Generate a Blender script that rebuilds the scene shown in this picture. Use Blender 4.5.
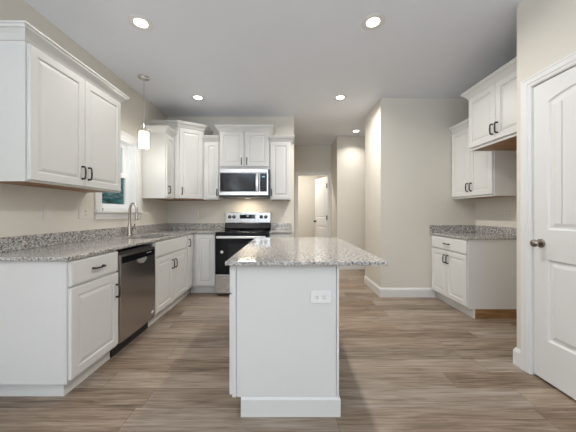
import bpy, bmesh, math, random
from mathutils import Vector, Matrix
random.seed(7)
PI = math.pi
scene = bpy.context.scene
C = scene.collection
for o in list(bpy.data.objects): bpy.data.objects.remove(o)

# ------------------------------------------------------------------ camera, world, exposure
cam_d = bpy.data.cameras.new('camera'); cam = bpy.data.objects.new('camera', cam_d); C.objects.link(cam)
cam.location = (0, 0, 1.2); cam.rotation_euler = (PI/2, 0, 0)
cam_d.sensor_width = 36; cam_d.lens = 260/576*36
cam_d.shift_x = 1/576; cam_d.shift_y = -3/576
cam_d.clip_start = 0.02; cam_d.clip_end = 200
scene.camera = cam
vs = scene.view_settings
vs.view_transform = 'Standard'; vs.look = 'None'; vs.gamma = 1; vs.use_curve_mapping = False
vs.exposure = 0.34
w = bpy.data.worlds.new('world'); scene.world = w; w.use_nodes = True
bg = w.node_tree.nodes['Background']; bg.inputs[0].default_value = (0.66, 0.82, 0.90, 1); bg.inputs[1].default_value = 0.6

def area(name, loc, size, energy, color, rot=(0,0,0), size_y=None, shape=None, spread=None):
    l = bpy.data.lights.new(name, 'AREA'); l.energy = energy; l.color = color
    l.size = size
    if size_y: l.shape = 'RECTANGLE'; l.size_y = size_y
    if shape: l.shape = shape
    if spread: l.spread = spread
    o = bpy.data.objects.new(name, l); C.objects.link(o); o.location = loc; o.rotation_euler = rot
    return o
RY = -6.2
COOL = (0.76, 0.86, 1.0); WARM = (1.0, 0.965, 0.92)
CAN_L, CAN_W, CAN_HALL, DAY = 1.7, 16.5, 4.5, 75.0
# rear daylight plus an added side fill, all tilted up at the ceiling
area('daylight_patio_door', (-0.95, RY+0.02, 1.25), 1.9, DAY, COOL, (PI/2+1.25, 0, 0), 2.2)
area('daylight_rear_window', (0.95, RY+0.02, 1.4), 1.3, DAY*0.6, COOL, (PI/2+1.25, 0, 0), 1.9)
area('side_bounce_fill', (-2.0, -2.5, 1.4), 2.2, DAY*2.7, COOL, (0, -PI/2-1.42, 0), 1.6)  # unseen fill lamp added to brighten the room by ceiling bounce

# ------------------------------------------------------------------ materials
def newmat(name):
    m = bpy.data.materials.new(name); m.use_nodes = True
    nt = m.node_tree; return m, nt, nt.nodes['Principled BSDF']
def N(nt, t, **kw):
    n = nt.nodes.new(t)
    for k, v in kw.items(): setattr(n, k, v)
    return n
def plain(name, col, rough=0.5, metal=0.0, noise=0.0, scale=20, bump=0.0, coat=0):
    m, nt, b = newmat(name)
    b.inputs['Base Color'].default_value = (*col, 1)
    b.inputs['Roughness'].default_value = rough; b.inputs['Metallic'].default_value = metal
    if coat: b.inputs['Coat Weight'].default_value = coat; b.inputs['Coat Roughness'].default_value = 0.05
    tc = N(nt, 'ShaderNodeTexCoord'); nz = N(nt, 'ShaderNodeTexNoise'); nz.inputs['Scale'].default_value = scale
    nz.inputs['Detail'].default_value = 4
    nt.links.new(tc.outputs['Object'], nz.inputs['Vector'])
    if noise:
        mx = N(nt, 'ShaderNodeMix', data_type='RGBA')
        mx.inputs[6].default_value = (*[c*(1-noise) for c in col], 1); mx.inputs[7].default_value = (*[min(1, c*(1+noise)) for c in col], 1)
        nt.links.new(nz.outputs[0], mx.inputs[0]); nt.links.new(mx.outputs[2], b.inputs['Base Color'])
    if bump:
        bp = N(nt, 'ShaderNodeBump'); bp.inputs['Strength'].default_value = bump; bp.inputs['Distance'].default_value = 0.002
        nt.links.new(nz.outputs[0], bp.inputs['Height']); nt.links.new(bp.outputs[0], b.inputs['Normal'])
    return m
def emit(name, col, s):
    m, nt, b = newmat(name)
    b.inputs['Base Color'].default_value = (*col, 1)
    b.inputs['Emission Color'].default_value = (*col, 1); b.inputs['Emission Strength'].default_value = s
    return m
def glassmat(name, tint=(1,1,1), rough=0.02, ior=1.45):
    m, nt, b = newmat(name); nt.nodes.remove(b)
    out = nt.nodes['Material Output']
    tr = N(nt, 'ShaderNodeBsdfTransparent'); tr.inputs[0].default_value = (*tint, 1)
    gl = N(nt, 'ShaderNodeBsdfGlossy'); gl.inputs['Roughness'].default_value = rough
    lw = N(nt, 'ShaderNodeLayerWeight'); pw = N(nt, 'ShaderNodeMath', operation='POWER'); pw.inputs[1].default_value = 5
    fr = N(nt, 'ShaderNodeMath', operation='MULTIPLY_ADD'); fr.inputs[1].default_value = 0.90; fr.inputs[2].default_value = 0.04
    nt.links.new(lw.outputs['Facing'], pw.inputs[0]); nt.links.new(pw.outputs[0], fr.inputs[0])
    mx = N(nt, 'ShaderNodeMixShader')
    nt.links.new(fr.outputs[0], mx.inputs[0]); nt.links.new(tr.outputs[0], mx.inputs[1]); nt.links.new(gl.outputs[0], mx.inputs[2])
    nt.links.new(mx.outputs[0], out.inputs[0]); return m
def brushed(name, col, rough, direction):
    m, nt, b = newmat(name)
    b.inputs['Metallic'].default_value = 1; b.inputs['Base Color'].default_value = (*col, 1)
    tc = N(nt, 'ShaderNodeTexCoord'); mp = N(nt, 'ShaderNodeMapping'); mp.inputs['Scale'].default_value = direction
    nz = N(nt, 'ShaderNodeTexNoise'); nz.inputs['Scale'].default_value = 6; nz.inputs['Detail'].default_value = 3
    mr = N(nt, 'ShaderNodeMapRange'); mr.inputs[3].default_value = rough-0.02; mr.inputs[4].default_value = rough+0.04
    nt.links.new(tc.outputs['Object'], mp.inputs[0]); nt.links.new(mp.outputs[0], nz.inputs[0])
    nt.links.new(nz.outputs[0], mr.inputs[0]); nt.links.new(mr.outputs[0], b.inputs['Roughness'])
    return m
def floor_mat():
    m, nt, b = newmat('grey_oak_planks'); L = nt.links.new
    tc = N(nt, 'ShaderNodeTexCoord'); sx = N(nt, 'ShaderNodeSeparateXYZ'); L(tc.outputs['Object'], sx.inputs[0])
    def M(op, a, bb=None):
        n = N(nt, 'ShaderNodeMath', operation=op)
        for i, v in enumerate((a, bb)):
            if v is None: continue
            if isinstance(v, (int, float)): n.inputs[i].default_value = v
            else: L(v, n.inputs[i])
        return n.outputs[0]
    PW, PL = 0.178, 1.22
    ry = M('DIVIDE', sx.outputs[1], PW); row = M('FLOOR', ry)
    wn = N(nt, 'ShaderNodeTexWhiteNoise', noise_dimensions='1D'); L(row, wn.inputs['W'])
    rx = M('ADD', M('DIVIDE', sx.outputs[0], PL), M('MULTIPLY', wn.outputs['Value'], 7.3)); col = M('FLOOR', rx)
    cb = N(nt, 'ShaderNodeCombineXYZ'); L(row, cb.inputs[0]); L(col, cb.inputs[1])
    w2 = N(nt, 'ShaderNodeTexWhiteNoise', noise_dimensions='2D'); L(cb.outputs[0], w2.inputs['Vector'])
    # stretched grain, offset for every plank
    g = N(nt, 'ShaderNodeCombineXYZ')
    L(M('ADD', M('MULTIPLY', sx.outputs[0], 1.6), M('MULTIPLY', w2.outputs['Value'], 37.0)), g.inputs[0])
    L(M('MULTIPLY', sx.outputs[1], 16.0), g.inputs[1]); L(M('MULTIPLY', w2.outputs['Value'], 91.0), g.inputs[2])
    nz = N(nt, 'ShaderNodeTexNoise'); nz.inputs['Scale'].default_value = 1.5; nz.inputs['Detail'].default_value = 7; nz.inputs['Roughness'].default_value = 0.62
    nz.inputs['Distortion'].default_value = 0.8
    L(g.outputs[0], nz.inputs['Vector'])
    g2 = N(nt, 'ShaderNodeCombineXYZ')
    L(M('MULTIPLY', sx.outputs[0], 3.5), g2.inputs[0]); L(M('MULTIPLY', sx.outputs[1], 75.0), g2.inputs[1]); L(w2.outputs['Value'], g2.inputs[2])
    nf = N(nt, 'ShaderNodeTexNoise'); nf.inputs['Scale'].default_value = 1.0; nf.inputs['Detail'].default_value = 3
    L(g2.outputs[0], nf.inputs['Vector'])
    r = N(nt, 'ShaderNodeValToRGB'); e = r.color_ramp.elements
    e[0].position = 0.30; e[0].color = (0.075, 0.050, 0.034, 1); e[1].position = 0.72; e[1].color = (0.40, 0.34, 0.285, 1)
    n = e.new(0.5); n.color = (0.235, 0.178, 0.132, 1)
    v = M('ADD', M('MULTIPLY', nz.outputs[0], 0.62), M('MULTIPLY', nf.outputs[0], 0.46))
    v = M('ADD', v, M('MULTIPLY', M('SUBTRACT', w2.outputs['Value'], 0.5), 0.16))
    L(v, r.inputs[0])
    fy = M('FRACT', ry); fx = M('FRACT', rx)
    ey = M('MINIMUM', fy, M('SUBTRACT', 1.0, fy)); ex = M('MULTIPLY', M('MINIMUM', fx, M('SUBTRACT', 1.0, fx)), PL/PW)
    seam = M('LESS_THAN', M('MINIMUM', ey, ex), 0.009)
    mx = N(nt, 'ShaderNodeMix', data_type='RGBA'); 
    tint = N(nt, 'ShaderNodeMix', data_type='RGBA', blend_type='MULTIPLY'); sep = N(nt, 'ShaderNodeSeparateColor'); L(w2.outputs['Color'], sep.inputs[0])
    L(M('MULTIPLY', sep.outputs[1], 0.8), tint.inputs[0]); L(r.outputs[0], tint.inputs[6]); tint.inputs[7].default_value = (1.0, 0.90, 0.76, 1)
    L(M('MULTIPLY', seam, 0.65), mx.inputs[0]); L(tint.outputs[2], mx.inputs[6]); mx.inputs[7].default_value = (0.06, 0.045, 0.035, 1)
    L(mx.outputs[2], b.inputs['Base Color']); b.inputs['Roughness'].default_value = 0.42
    bp = N(nt, 'ShaderNodeBump'); bp.inputs['Strength'].default_value = 0.25; bp.inputs['Distance'].default_value = 0.002
    L(v, bp.inputs['Height']); L(bp.outputs[0], b.inputs['Normal'])
    return m
def granite_mat():
    m, nt, b = newmat('speckled_granite'); L = nt.links.new
    tc = N(nt, 'ShaderNodeTexCoord')
    n1 = N(nt, 'ShaderNodeTexNoise'); n1.inputs['Scale'].default_value = 58; n1.inputs['Detail'].default_value = 5; n1.inputs['Roughness'].default_value = 0.65
    L(tc.outputs['Object'], n1.inputs[0])
    r = N(nt, 'ShaderNodeValToRGB'); e = r.color_ramp.elements
    e[0].position = 0.36; e[0].color = (0.15, 0.14, 0.135, 1); e[1].position = 0.66; e[1].color = (0.76, 0.74, 0.71, 1)
    q = e.new(0.45); q.color = (0.34, 0.325, 0.31, 1); q = e.new(0.53); q.color = (0.52, 0.50, 0.475, 1)
    L(n1.outputs[0], r.inputs[0])
    n2 = N(nt, 'ShaderNodeTexVoronoi'); n2.inputs['Scale'].default_value = 110; L(tc.outputs['Object'], n2.inputs['Vector'])
    lt = N(nt, 'ShaderNodeSeparateColor'); L(n2.outputs['Color'], lt.inputs[0])
    r2 = N(nt, 'ShaderNodeValToRGB'); e = r2.color_ramp.elements; r2.color_ramp.interpolation = 'CONSTANT'
    e[0].position = 0; e[0].color = (1,1,1,1); e[1].position = 0.10; e[1].color = (0,0,0,1)
    L(lt.outputs[0], r2.inputs[0])
    mx = N(nt, 'ShaderNodeMix', data_type='RGBA'); mx.inputs[7].default_value = (0.045, 0.04, 0.04, 1)
    mm = N(nt, 'ShaderNodeMath', operation='MULTIPLY'); mm.inputs[1].default_value = 0.75; L(r2.outputs[0], mm.inputs[0])
    L(mm.outputs[0], mx.inputs[0]); L(r.outputs[0], mx.inputs[6])
    r3 = N(nt, 'ShaderNodeValToRGB'); r3.color_ramp.interpolation = 'CONSTANT'; e = r3.color_ramp.elements
    e[0].position = 0; e[0].color = (0,0,0,1); e[1].position = 0.86; e[1].color = (1,1,1,1)
    L(lt.outputs[1], r3.inputs[0])
    m2 = N(nt, 'ShaderNodeMath', operation='MULTIPLY'); m2.inputs[1].default_value = 0.6; L(r3.outputs[0], m2.inputs[0])
    mx2 = N(nt, 'ShaderNodeMix', data_type='RGBA'); mx2.inputs[7].default_value = (0.36, 0.27, 0.21, 1)
    L(m2.outputs[0], mx2.inputs[0]); L(mx.outputs[2], mx2.inputs[6]); L(mx2.outputs[2], b.inputs['Base Color'])
    b.inputs['Roughness'].default_value = 0.09
    return m
def wood_mat():
    m, nt, b = newmat('raw_plywood'); L = nt.links.new
    tc = N(nt, 'ShaderNodeTexCoord'); mp = N(nt, 'ShaderNodeMapping'); mp.inputs['Scale'].default_value = (20, 2, 20)
    nz = N(nt, 'ShaderNodeTexNoise'); nz.inputs['Scale'].default_value = 2; nz.inputs['Detail'].default_value = 5
    r = N(nt, 'ShaderNodeValToRGB'); e = r.color_ramp.elements
    e[0].position = 0.3; e[0].color = (0.22, 0.105, 0.04, 1); e[1].position = 0.7; e[1].color = (0.40, 0.22, 0.09, 1)
    L(tc.outputs['Object'], mp.inputs[0]); L(mp.outputs[0], nz.inputs[0]); L(nz.outputs[0], r.inputs[0]); L(r.outputs[0], b.inputs['Base Color'])
    b.inputs['Roughness'].default_value = 0.5; return m

WHITE = plain('white_cabinet_paint', (0.74, 0.73, 0.70), 0.35, noise=0.01)
TRIM = plain('white_trim_paint', (0.80, 0.79, 0.765), 0.4, noise=0.01)
PLANKED = plain('white_trim_paint_planked', (0.80, 0.79, 0.765), 0.4)
def _grooves(m):
    nt = m.node_tree; b = nt.nodes['Principled BSDF']; tc = N(nt, 'ShaderNodeTexCoord'); sx = N(nt, 'ShaderNodeSeparateXYZ'); nt.links.new(tc.outputs['Object'], sx.inputs[0])
    pp = N(nt, 'ShaderNodeMath', operation='PINGPONG'); pp.inputs[1].default_value = 0.04875; nt.links.new(sx.outputs[0], pp.inputs[0])
    mr = N(nt, 'ShaderNodeMapRange'); mr.inputs[1].default_value = 0.0; mr.inputs[2].default_value = 0.006; nt.links.new(pp.outputs[0], mr.inputs[0])
    bp = N(nt, 'ShaderNodeBump'); bp.inputs['Strength'].default_value = 1.0; bp.inputs['Distance'].default_value = 0.006
    nt.links.new(mr.outputs[0], bp.inputs['Height']); nt.links.new(bp.outputs[0], b.inputs['Normal'])
_grooves(PLANKED)
WALL = plain('warm_greige_wall_paint', (0.755, 0.712, 0.63), 0.8, noise=0.02, scale=3, bump=0.05)
CEIL = plain('flat_ceiling_paint', (0.85, 0.875, 0.92), 0.9, noise=0.015, scale=3)
FLOOR = floor_mat(); GRAN = granite_mat(); WOOD = wood_mat()
STEEL = brushed('brushed_stainless', (0.62, 0.60, 0.58), 0.26, (1, 1, 60))
STEELH = brushed('brushed_stainless_dishwasher', (0.46, 0.43, 0.41), 0.24, (60, 60, 1))
CHROME = plain('polished_nickel', (0.72, 0.71, 0.69), 0.16, 1)
NICK = plain('brushed_nickel', (0.50, 0.45, 0.40), 0.24, 1)
BRIGHT = plain('bright_stainless', (0.85, 0.84, 0.82), 0.35, 0.9)
HAND = plain('dark_pewter_handle', (0.055, 0.048, 0.042), 0.32, 0.9)
KNOB = plain('antique_nickel', (0.34, 0.30, 0.26), 0.22, 1)
BLACK = plain('black_enamel', (0.012, 0.012, 0.014), 0.25)
BGLASS = plain('black_glass', (0.008, 0.009, 0.011), 0.05, coat=0.0)
BGLASS.node_tree.nodes['Principled BSDF'].inputs['Specular IOR Level'].default_value = 0.3
OVWIN = plain('smoked_oven_glass', (0.018, 0.019, 0.022), 0.08, coat=0.0)
OVWIN.node_tree.nodes['Principled BSDF'].inputs['Specular IOR Level'].default_value = 0.35
BPLAS = plain('black_plastic', (0.02, 0.02, 0.022), 0.45)
IVORY = plain('ivory_plastic', (0.78, 0.74, 0.68), 0.4)
PLATE = plain('white_plastic', (0.84, 0.83, 0.80), 0.35)
DARK = plain('dark_slot', (0.03, 0.03, 0.03), 0.6)
VINYL = plain('white_vinyl', (0.80, 0.81, 0.82), 0.4)
GLASS = glassmat('window_glass', (0.93, 0.97, 0.97))
SHADEG = glassmat('clear_shade_glass', (0.97, 0.97, 0.95))
LENS = emit('can_light_lens', (1.0, 0.96, 0.90), 9.0)
SHADE = emit('frosted_lit_shade', (1.0, 0.95, 0.86), 0.7)
LED = emit('clock_display', (0.45, 0.75, 0.9), 0.12)
GRASS = plain('lawn', (0.10, 0.17, 0.06), 0.9, noise=0.4, scale=3)
LEAF = plain('dark_foliage', (0.10, 0.26, 0.26), 0.8, noise=0.6, scale=4)
BARK = plain('bark', (0.12, 0.09, 0.07), 0.9, noise=0.3)

# ------------------------------------------------------------------ mesh helpers
def box(bm, x0, x1, y0, y1, z0, z1):
    v = [bm.verts.new((x, y, z)) for x in (x0, x1) for y in (y0, y1) for z in (z0, z1)]
    for f in ((0,1,3,2), (4,6,7,5), (0,4,5,1), (2,3,7,6), (0,2,6,4), (1,5,7,3)): bm.faces.new([v[i] for i in f])
def obj(name, bm, m, parent=None, bevel=0.0, smooth=False, loc=None, rot=None):
    bmesh.ops.recalc_face_normals(bm, faces=bm.faces)
    me = bpy.data.meshes.new(name); bm.to_mesh(me); bm.free()
    o = bpy.data.objects.new(name, me); C.objects.link(o); me.materials.append(m)
    if parent: o.parent = parent
    if loc: o.location = loc
    if rot: o.rotation_euler = rot
    if smooth:
        for p in me.polygons: p.use_smooth = True
        try: me.set_sharp_from_angle(angle=math.radians(38))
        except Exception: pass
    if bevel:
        b = o.modifiers.new('bevel', 'BEVEL'); b.width = bevel; b.segments = 2; b.limit_method = 'ANGLE'; b.angle_limit = math.radians(50)
    return o
def bx(name, dims, m, parent=None, bevel=0.0):
    bm = bmesh.new(); box(bm, *dims); return obj(name, bm, m, parent, bevel)
def thing(name, label, cat, loc=(0,0,0), rotz=0, group=None):
    o = bpy.data.objects.new(name, None); C.objects.link(o); o.empty_display_size = 0.1
    o.location = loc; o.rotation_euler = (0,0,rotz); o['label'] = label; o['category'] = cat
    if group: o['group'] = group
    return o
def struct(o, label=None, cat=None):
    o['kind'] = 'structure'
    if label: o['label'] = label
    if cat: o['category'] = cat
    return o
def tag(o, label, cat, group=None):
    o['label'] = label; o['category'] = cat
    if group: o['group'] = group
    return o
def sempty(name, loc, rotz, label, cat):
    o = bpy.data.objects.new(name, None); C.objects.link(o); o.location = loc; o.rotation_euler = (0,0,rotz)
    return struct(o, label, cat)
def lathe(bm, prof, seg=24, center=(0,0,0), axis='z'):
    rings = []
    for r, h in prof:
        ring = []
        for i in range(seg):
            a = 2*PI*i/seg; c, s = r*math.cos(a), r*math.sin(a)
            p = {'z': (c, s, h), 'y': (c, h, s), 'x': (h, c, s)}[axis]
            ring.append(bm.verts.new((p[0]+center[0], p[1]+center[1], p[2]+center[2])))
        rings.append(ring)
    for a, b in zip(rings, rings[1:]):
        for i in range(seg): bm.faces.new((a[i], a[(i+1)%seg], b[(i+1)%seg], b[i]))
    if prof[0][0] > 1e-5: bm.faces.new(rings[0][::-1])
    if prof[-1][0] > 1e-5: bm.faces.new(rings[-1])
def tube(bm, pts, rad, seg=10, cap=True):
    pts = [Vector(p) for p in pts]; n = len(pts)
    rad = rad if isinstance(rad, (list, tuple)) else [rad]*n
    t0 = (pts[1]-pts[0]).normalized(); up = Vector((0,0,1)) if abs(t0.z) < 0.9 else Vector((1,0,0))
    nrm = (up - t0*up.dot(t0)).normalized(); rings = []
    for i in range(n):
        t = (pts[min(i+1, n-1)]-pts[max(i-1, 0)]).normalized()
        nrm = (nrm - t*nrm.dot(t)).normalized(); bn = t.cross(nrm)
        rings.append([bm.verts.new(pts[i]+(nrm*math.cos(2*PI*k/seg)+bn*math.sin(2*PI*k/seg))*rad[i]) for k in range(seg)])
    for a, b in zip(rings, rings[1:]):
        for k in range(seg): bm.faces.new((a[k], a[(k+1)%seg], b[(k+1)%seg], b[k]))
    if cap: bm.faces.new(rings[0][::-1]); bm.faces.new(rings[-1])
def sweep(bm, path, prof):
    """prof = [(outward, z)], outward = right of travel direction; mitred, capped"""
    P = [Vector(p) for p in path]; n = len(P); rings = []
    for i in range(n):
        d0 = (P[i]-P[i-1]).normalized() if i else None; d1 = (P[i+1]-P[i]).normalized() if i < n-1 else None
        n0 = Vector((d0.y, -d0.x)) if d0 else None; n1 = Vector((d1.y, -d1.x)) if d1 else None
        if n0 is None: m = n1
        elif n1 is None: m = n0
        else: m = (n0+n1)/(1+n0.dot(n1))
        rings.append([bm.verts.new((P[i].x+m.x*o, P[i].y+m.y*o, z)) for o, z in prof])
    k = len(prof)
    for a, b in zip(rings, rings[1:]):
        for j in range(k): bm.faces.new((a[j], a[(j+1)%k], b[(j+1)%k], b[j]))
    bm.faces.new(rings[0]); bm.faces.new(rings[-1][::-1])
def cells(bm, xs, ys, filled, z0, z1):
    V = {}
    def v(i, j, k):
        if (i, j, k) not in V: V[(i, j, k)] = bm.verts.new((xs[i], ys[j], (z0, z1)[k]))
        return V[(i, j, k)]
    for (i, j) in filled:
        bm.faces.new((v(i,j,1), v(i+1,j,1), v(i+1,j+1,1), v(i,j+1,1)))
        bm.faces.new((v(i,j,0), v(i,j+1,0), v(i+1,j+1,0), v(i+1,j,0)))
        for di, dj, a, b in ((-1,0,(i,j),(i,j+1)), (1,0,(i+1,j),(i+1,j+1)), (0,-1,(i,j),(i+1,j)), (0,1,(i,j+1),(i+1,j+1))):
            if (i+di, j+dj) not in filled:
                bm.faces.new((v(*a,0), v(*b,0), v(*b,1), v(*a,1)))
def rings_panel(bm, outline_fn, steps, back):
    """concentric rings: outline_fn(inset)->list of (x,z); steps=[(inset, depth)], front faces -y; back = thickness"""
    R = []
    o0 = outline_fn(steps[0][0])
    R.append([bm.verts.new((x, back, z)) for x, z in o0])
    for ins, d in steps: R.append([bm.verts.new((x, d, z)) for x, z in outline_fn(ins)])
    k = len(o0)
    for a, b in zip(R, R[1:]):
        for i in range(k): bm.faces.new((a[i], a[(i+1)%k], b[(i+1)%k], b[i]))
    bm.faces.new(R[0][::-1]); bm.faces.new(R[-1])
def rect_fn(x0, x1, z0, z1):
    return lambda i: [(x0+i, z0+i), (x1-i, z0+i), (x1-i, z1-i), (x0+i, z1-i)]
def raised_door(x0, x1, z0, z1, y, stile=0.055, t=0.020):
    bm = bmesh.new(); s = min(stile, (x1-x0)*0.28)
    rings_panel(bm, rect_fn(x0, x1, z0, z1), [(0, y-t+0.005), (0.002, y-t+0.0015), (0.005, y-t), (s, y-t), (s+0.004, y-t+0.003), (s+0.006, y-t+0.009), (s+0.012, y-t+0.009),
        (s+0.030, y-t+0.003), (s+0.034, y-t+0.002)], y)
    return bm
def slab_front(x0, x1, z0, z1, y, t=0.020):
    bm = bmesh.new()
    rings_panel(bm, rect_fn(x0, x1, z0, z1), [(0, y-t+0.007), (0.002, y-t+0.004), (0.009, y-t+0.001), (0.013, y-t)], y); return bm
def handle(parent, x, z, y, vertical=True, L=0.098):
    bm = bmesh.new(); h = L/2
    prof = [(-h, 0), (-h, -0.020), (-h+0.005, -0.026), (-h*0.5, -0.029), (0, -0.030), (h*0.5, -0.029), (h-0.005, -0.026), (h, -0.020), (h, 0)]
    rr = [0.0085, 0.0072, 0.0068, 0.0062, 0.0070, 0.0062, 0.0068, 0.0072, 0.0085]
    tube(bm, [((x, y+d, z+s) if vertical else (x+s, y+d, z)) for s, d in prof], rr, 8)
    return obj('handle', bm, HAND, parent, smooth=True)

CROWN = [(0.0, -0.03), (0.006, -0.03), (0.010, -0.020), (0.014, -0.004), (0.024, 0.020), (0.038, 0.042), (0.046, 0.046), (0.048, 0.062), (0.055, 0.066), (0.055, 0.078), (0.0, 0.078)]
def crown(parent, path, z):
    bm = bmesh.new(); sweep(bm, path, [(o*1.15, z+(h*0.88 if h > 0 else h*0.6)) for o, h in CROWN]); return obj('crown_molding', bm, WHITE, parent)

def cabinet(name, label, cat, loc, rotz, w, depth, z0, z1, doors=(), drawers=(), toe=None, wood_bottom=False, crown_path=None, group=None, toe_ends=(0,0), open_top=False):
    """local: face plane y=0 looking to -y, x 0..w. doors=(x0,x1,z0,z1,hx,hz) hx None = no handle"""
    t = thing(name, label, cat, loc, rotz, group)
    if wood_bottom:
        bm = bmesh.new(); e = 0.018
        box(bm, 0, w, 0, depth, z0+e, z1); box(bm, 0, w, 0, 0.019, z0, z0+e); box(bm, 0, 0.016, 0.019, depth, z0, z0+e); box(bm, w-0.016, w, 0.019, depth, z0, z0+e)
        obj('body', bm, WHITE, t)
        bx('bottom_panel', (0.017, w-0.017, 0.020, depth-0.001, z0+0.004, z0+e-0.001), WOOD, t)
    elif open_top:
        bm = bmesh.new()
        cells(bm, [0, 0.018, w-0.018, w], [0, 0.019, depth-0.012, depth], {(i, j) for i in range(3) for j in range(3)} - {(1, 1)}, z0+0.018, z1)
        box(bm, 0, w, 0, depth, z0, z0+0.018); obj('body', bm, WHITE, t)
    else:
        bx('body', (0, w, 0, depth, z0, z1), WHITE, t, 0.0015)
    if toe: bx('toe_kick', (toe_ends[0], w-toe_ends[1], toe, depth-0.01, 0.0, z0-0.0005), WHITE, t)
    for (a, b, c, d, hx, hz) in doors:
        dd = obj('door', raised_door(a, b, c, d, -0.001), WHITE, t)
        if hx is not None: handle(dd, hx, hz, -0.021)
    for (a, b, c, d, hz) in drawers:
        dd = obj('drawer', slab_front(a, b, c, d, -0.001), WHITE, t)
        if hz: handle(dd, (a+b)/2, (c+d)/2, -0.021, False)
    if crown_path: crown(t, crown_path, z1)
    return t

WL, YB, H = -2.03, 4.42, 2.84
CT = 0.922      # counter top height
R90 = PI/2
# ------------------------------------------------------------------ structure
struct(bx('floor', (-2.2, 3.3, RY-0.2, 8.4, -0.1, 0), FLOOR))
struct(bx('ceiling', (-2.2, 3.3, RY-0.2, 8.4, H, H+0.1), CEIL))
def wall_cells(name, axis, plane0, plane1, us, zs, holes, m=WALL):
    """wall with rectangular openings; axis 'x': plane normal x, us along y"""
    bm = bmesh.new(); fl = {(i, j) for i in range(len(us)-1) for j in range(len(zs)-1)} - set(holes)
    V = {}
    def v(i, j, k):
        if (i, j, k) not in V:
            p = (plane0, plane1)[k]
            V[(i, j, k)] = bm.verts.new((p, us[i], zs[j]) if axis == 'x' else (us[i], p, zs[j]))
        return V[(i, j, k)]
    for (i, j) in fl:
        for k in (0, 1): bm.faces.new((v(i,j,k), v(i+1,j,k), v(i+1,j+1,k), v(i,j+1,k)))
        for di, dj, a, b in ((-1,0,(i,j),(i,j+1)), (1,0,(i+1,j),(i+1,j+1)), (0,-1,(i,j),(i+1,j)), (0,1,(i,j+1),(i+1,j+1))):
            if (i+di, j+dj) not in fl: bm.faces.new((v(*a,0), v(*b,0), v(*b,1), v(*a,1)))
    return struct(obj(name, bm, m))
W0, W1, WZ0, WZ1 = 2.83, 3.51, 1.245, 2.12
wall_cells('wall_left', 'x', WL-0.15, WL, [RY, -3.65, -1.35, W0, W1, YB], [0, 0.55, WZ0, WZ1, 2.25, H], [(1, 1), (1, 2), (1, 3), (3, 2)])
struct(bx('wall_back', (-2.18, 0.119, YB, YB+0.12, 0, H), WALL))
struct(bx('wall_hall_left', (0.0, 0.119, YB+0.12, 6.3, 0, H), WALL))
struct(bx('wall_middle', (1.336, 2.81, 3.71, 4.45, 0, H), WALL))
struct(bx('wall_right', (2.69, 2.81, 2.06, 3.71, 0, H), WALL))
struct(bx('wall_closet', (1.94, 2.81, 1.94, 2.06, 0, H), WALL))
struct(bx('wall_closet_back', (2.69, 2.81, RY, 1.94, 0, H), WALL))
wall_cells('wall_near_right', 'x', 1.82, 1.94, [RY, 1.113, 1.938, 2.06], [0, 2.145, H], [(1, 0)])
struct(bx('wall_hall_back', (1.07, 3.2, 5.55, 6.3, 0, H), WALL))
struct(bx('wall_hall_right', (3.08, 3.2, 4.45, 5.55, 0, H), WALL))
struct(bx('wall_hall_front', (2.81, 3.2, 4.33, 4.45, 0, H), WALL))
wall_cells('wall_far', 'y', 6.3, 6.42, [0.0, 0.26, 1.01, 3.2], [0, 2.13, H], [(1, 0)])
struct(bx('wall_far_room', (-0.6, 3.2, 8.2, 8.32, 0, H), WALL))
struct(bx('wall_far_room_left', (-0.6, -0.48, 6.42, 8.2, 0, H), WALL))
struct(bx('wall_far_room_right', (3.08, 3.2, 6.42, 8.2, 0, H), WALL))
wall_cells('wall_rear', 'y', RY-0.12, RY, [-2.18, -1.95, 0.05, 0.25, 1.65, 2.81], [0, 0.4, 2.4, H], [(1,0), (1,1), (3,1)])

# baseboards
BB = [(0, 0), (0.016, 0), (0.016, 0.105), (0.012, 0.118), (0.007, 0.128), (0.004, 0.135), (0, 0.135)]
def baseboard(name, path):
    bm = bmesh.new(); sweep(bm, path, BB); return struct(obj(name, bm, TRIM))
baseboard('baseboard_middle', [(1.336, 4.45), (1.336, 3.71), (2.125, 3.71)][::1] if False else [(1.3355, 4.448), (1.3355, 3.7095), (2.115, 3.7095)][::-1][::-1])
baseboard('baseboard_hall', [(1.0695, 6.29), (1.0695, 5.5495), (3.07, 5.5495)])
baseboard('baseboard_right', [(2.68, 2.0605), (1.8195, 2.0605), (1.8195, 2.0055)])
baseboard('baseboard_near_right', [(1.8195, 1.045), (1.8195, RY+0.01)])
baseboard('baseboard_left', [(WL+0.0005, RY+0.01), (WL+0.0005, 1.62)])

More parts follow.
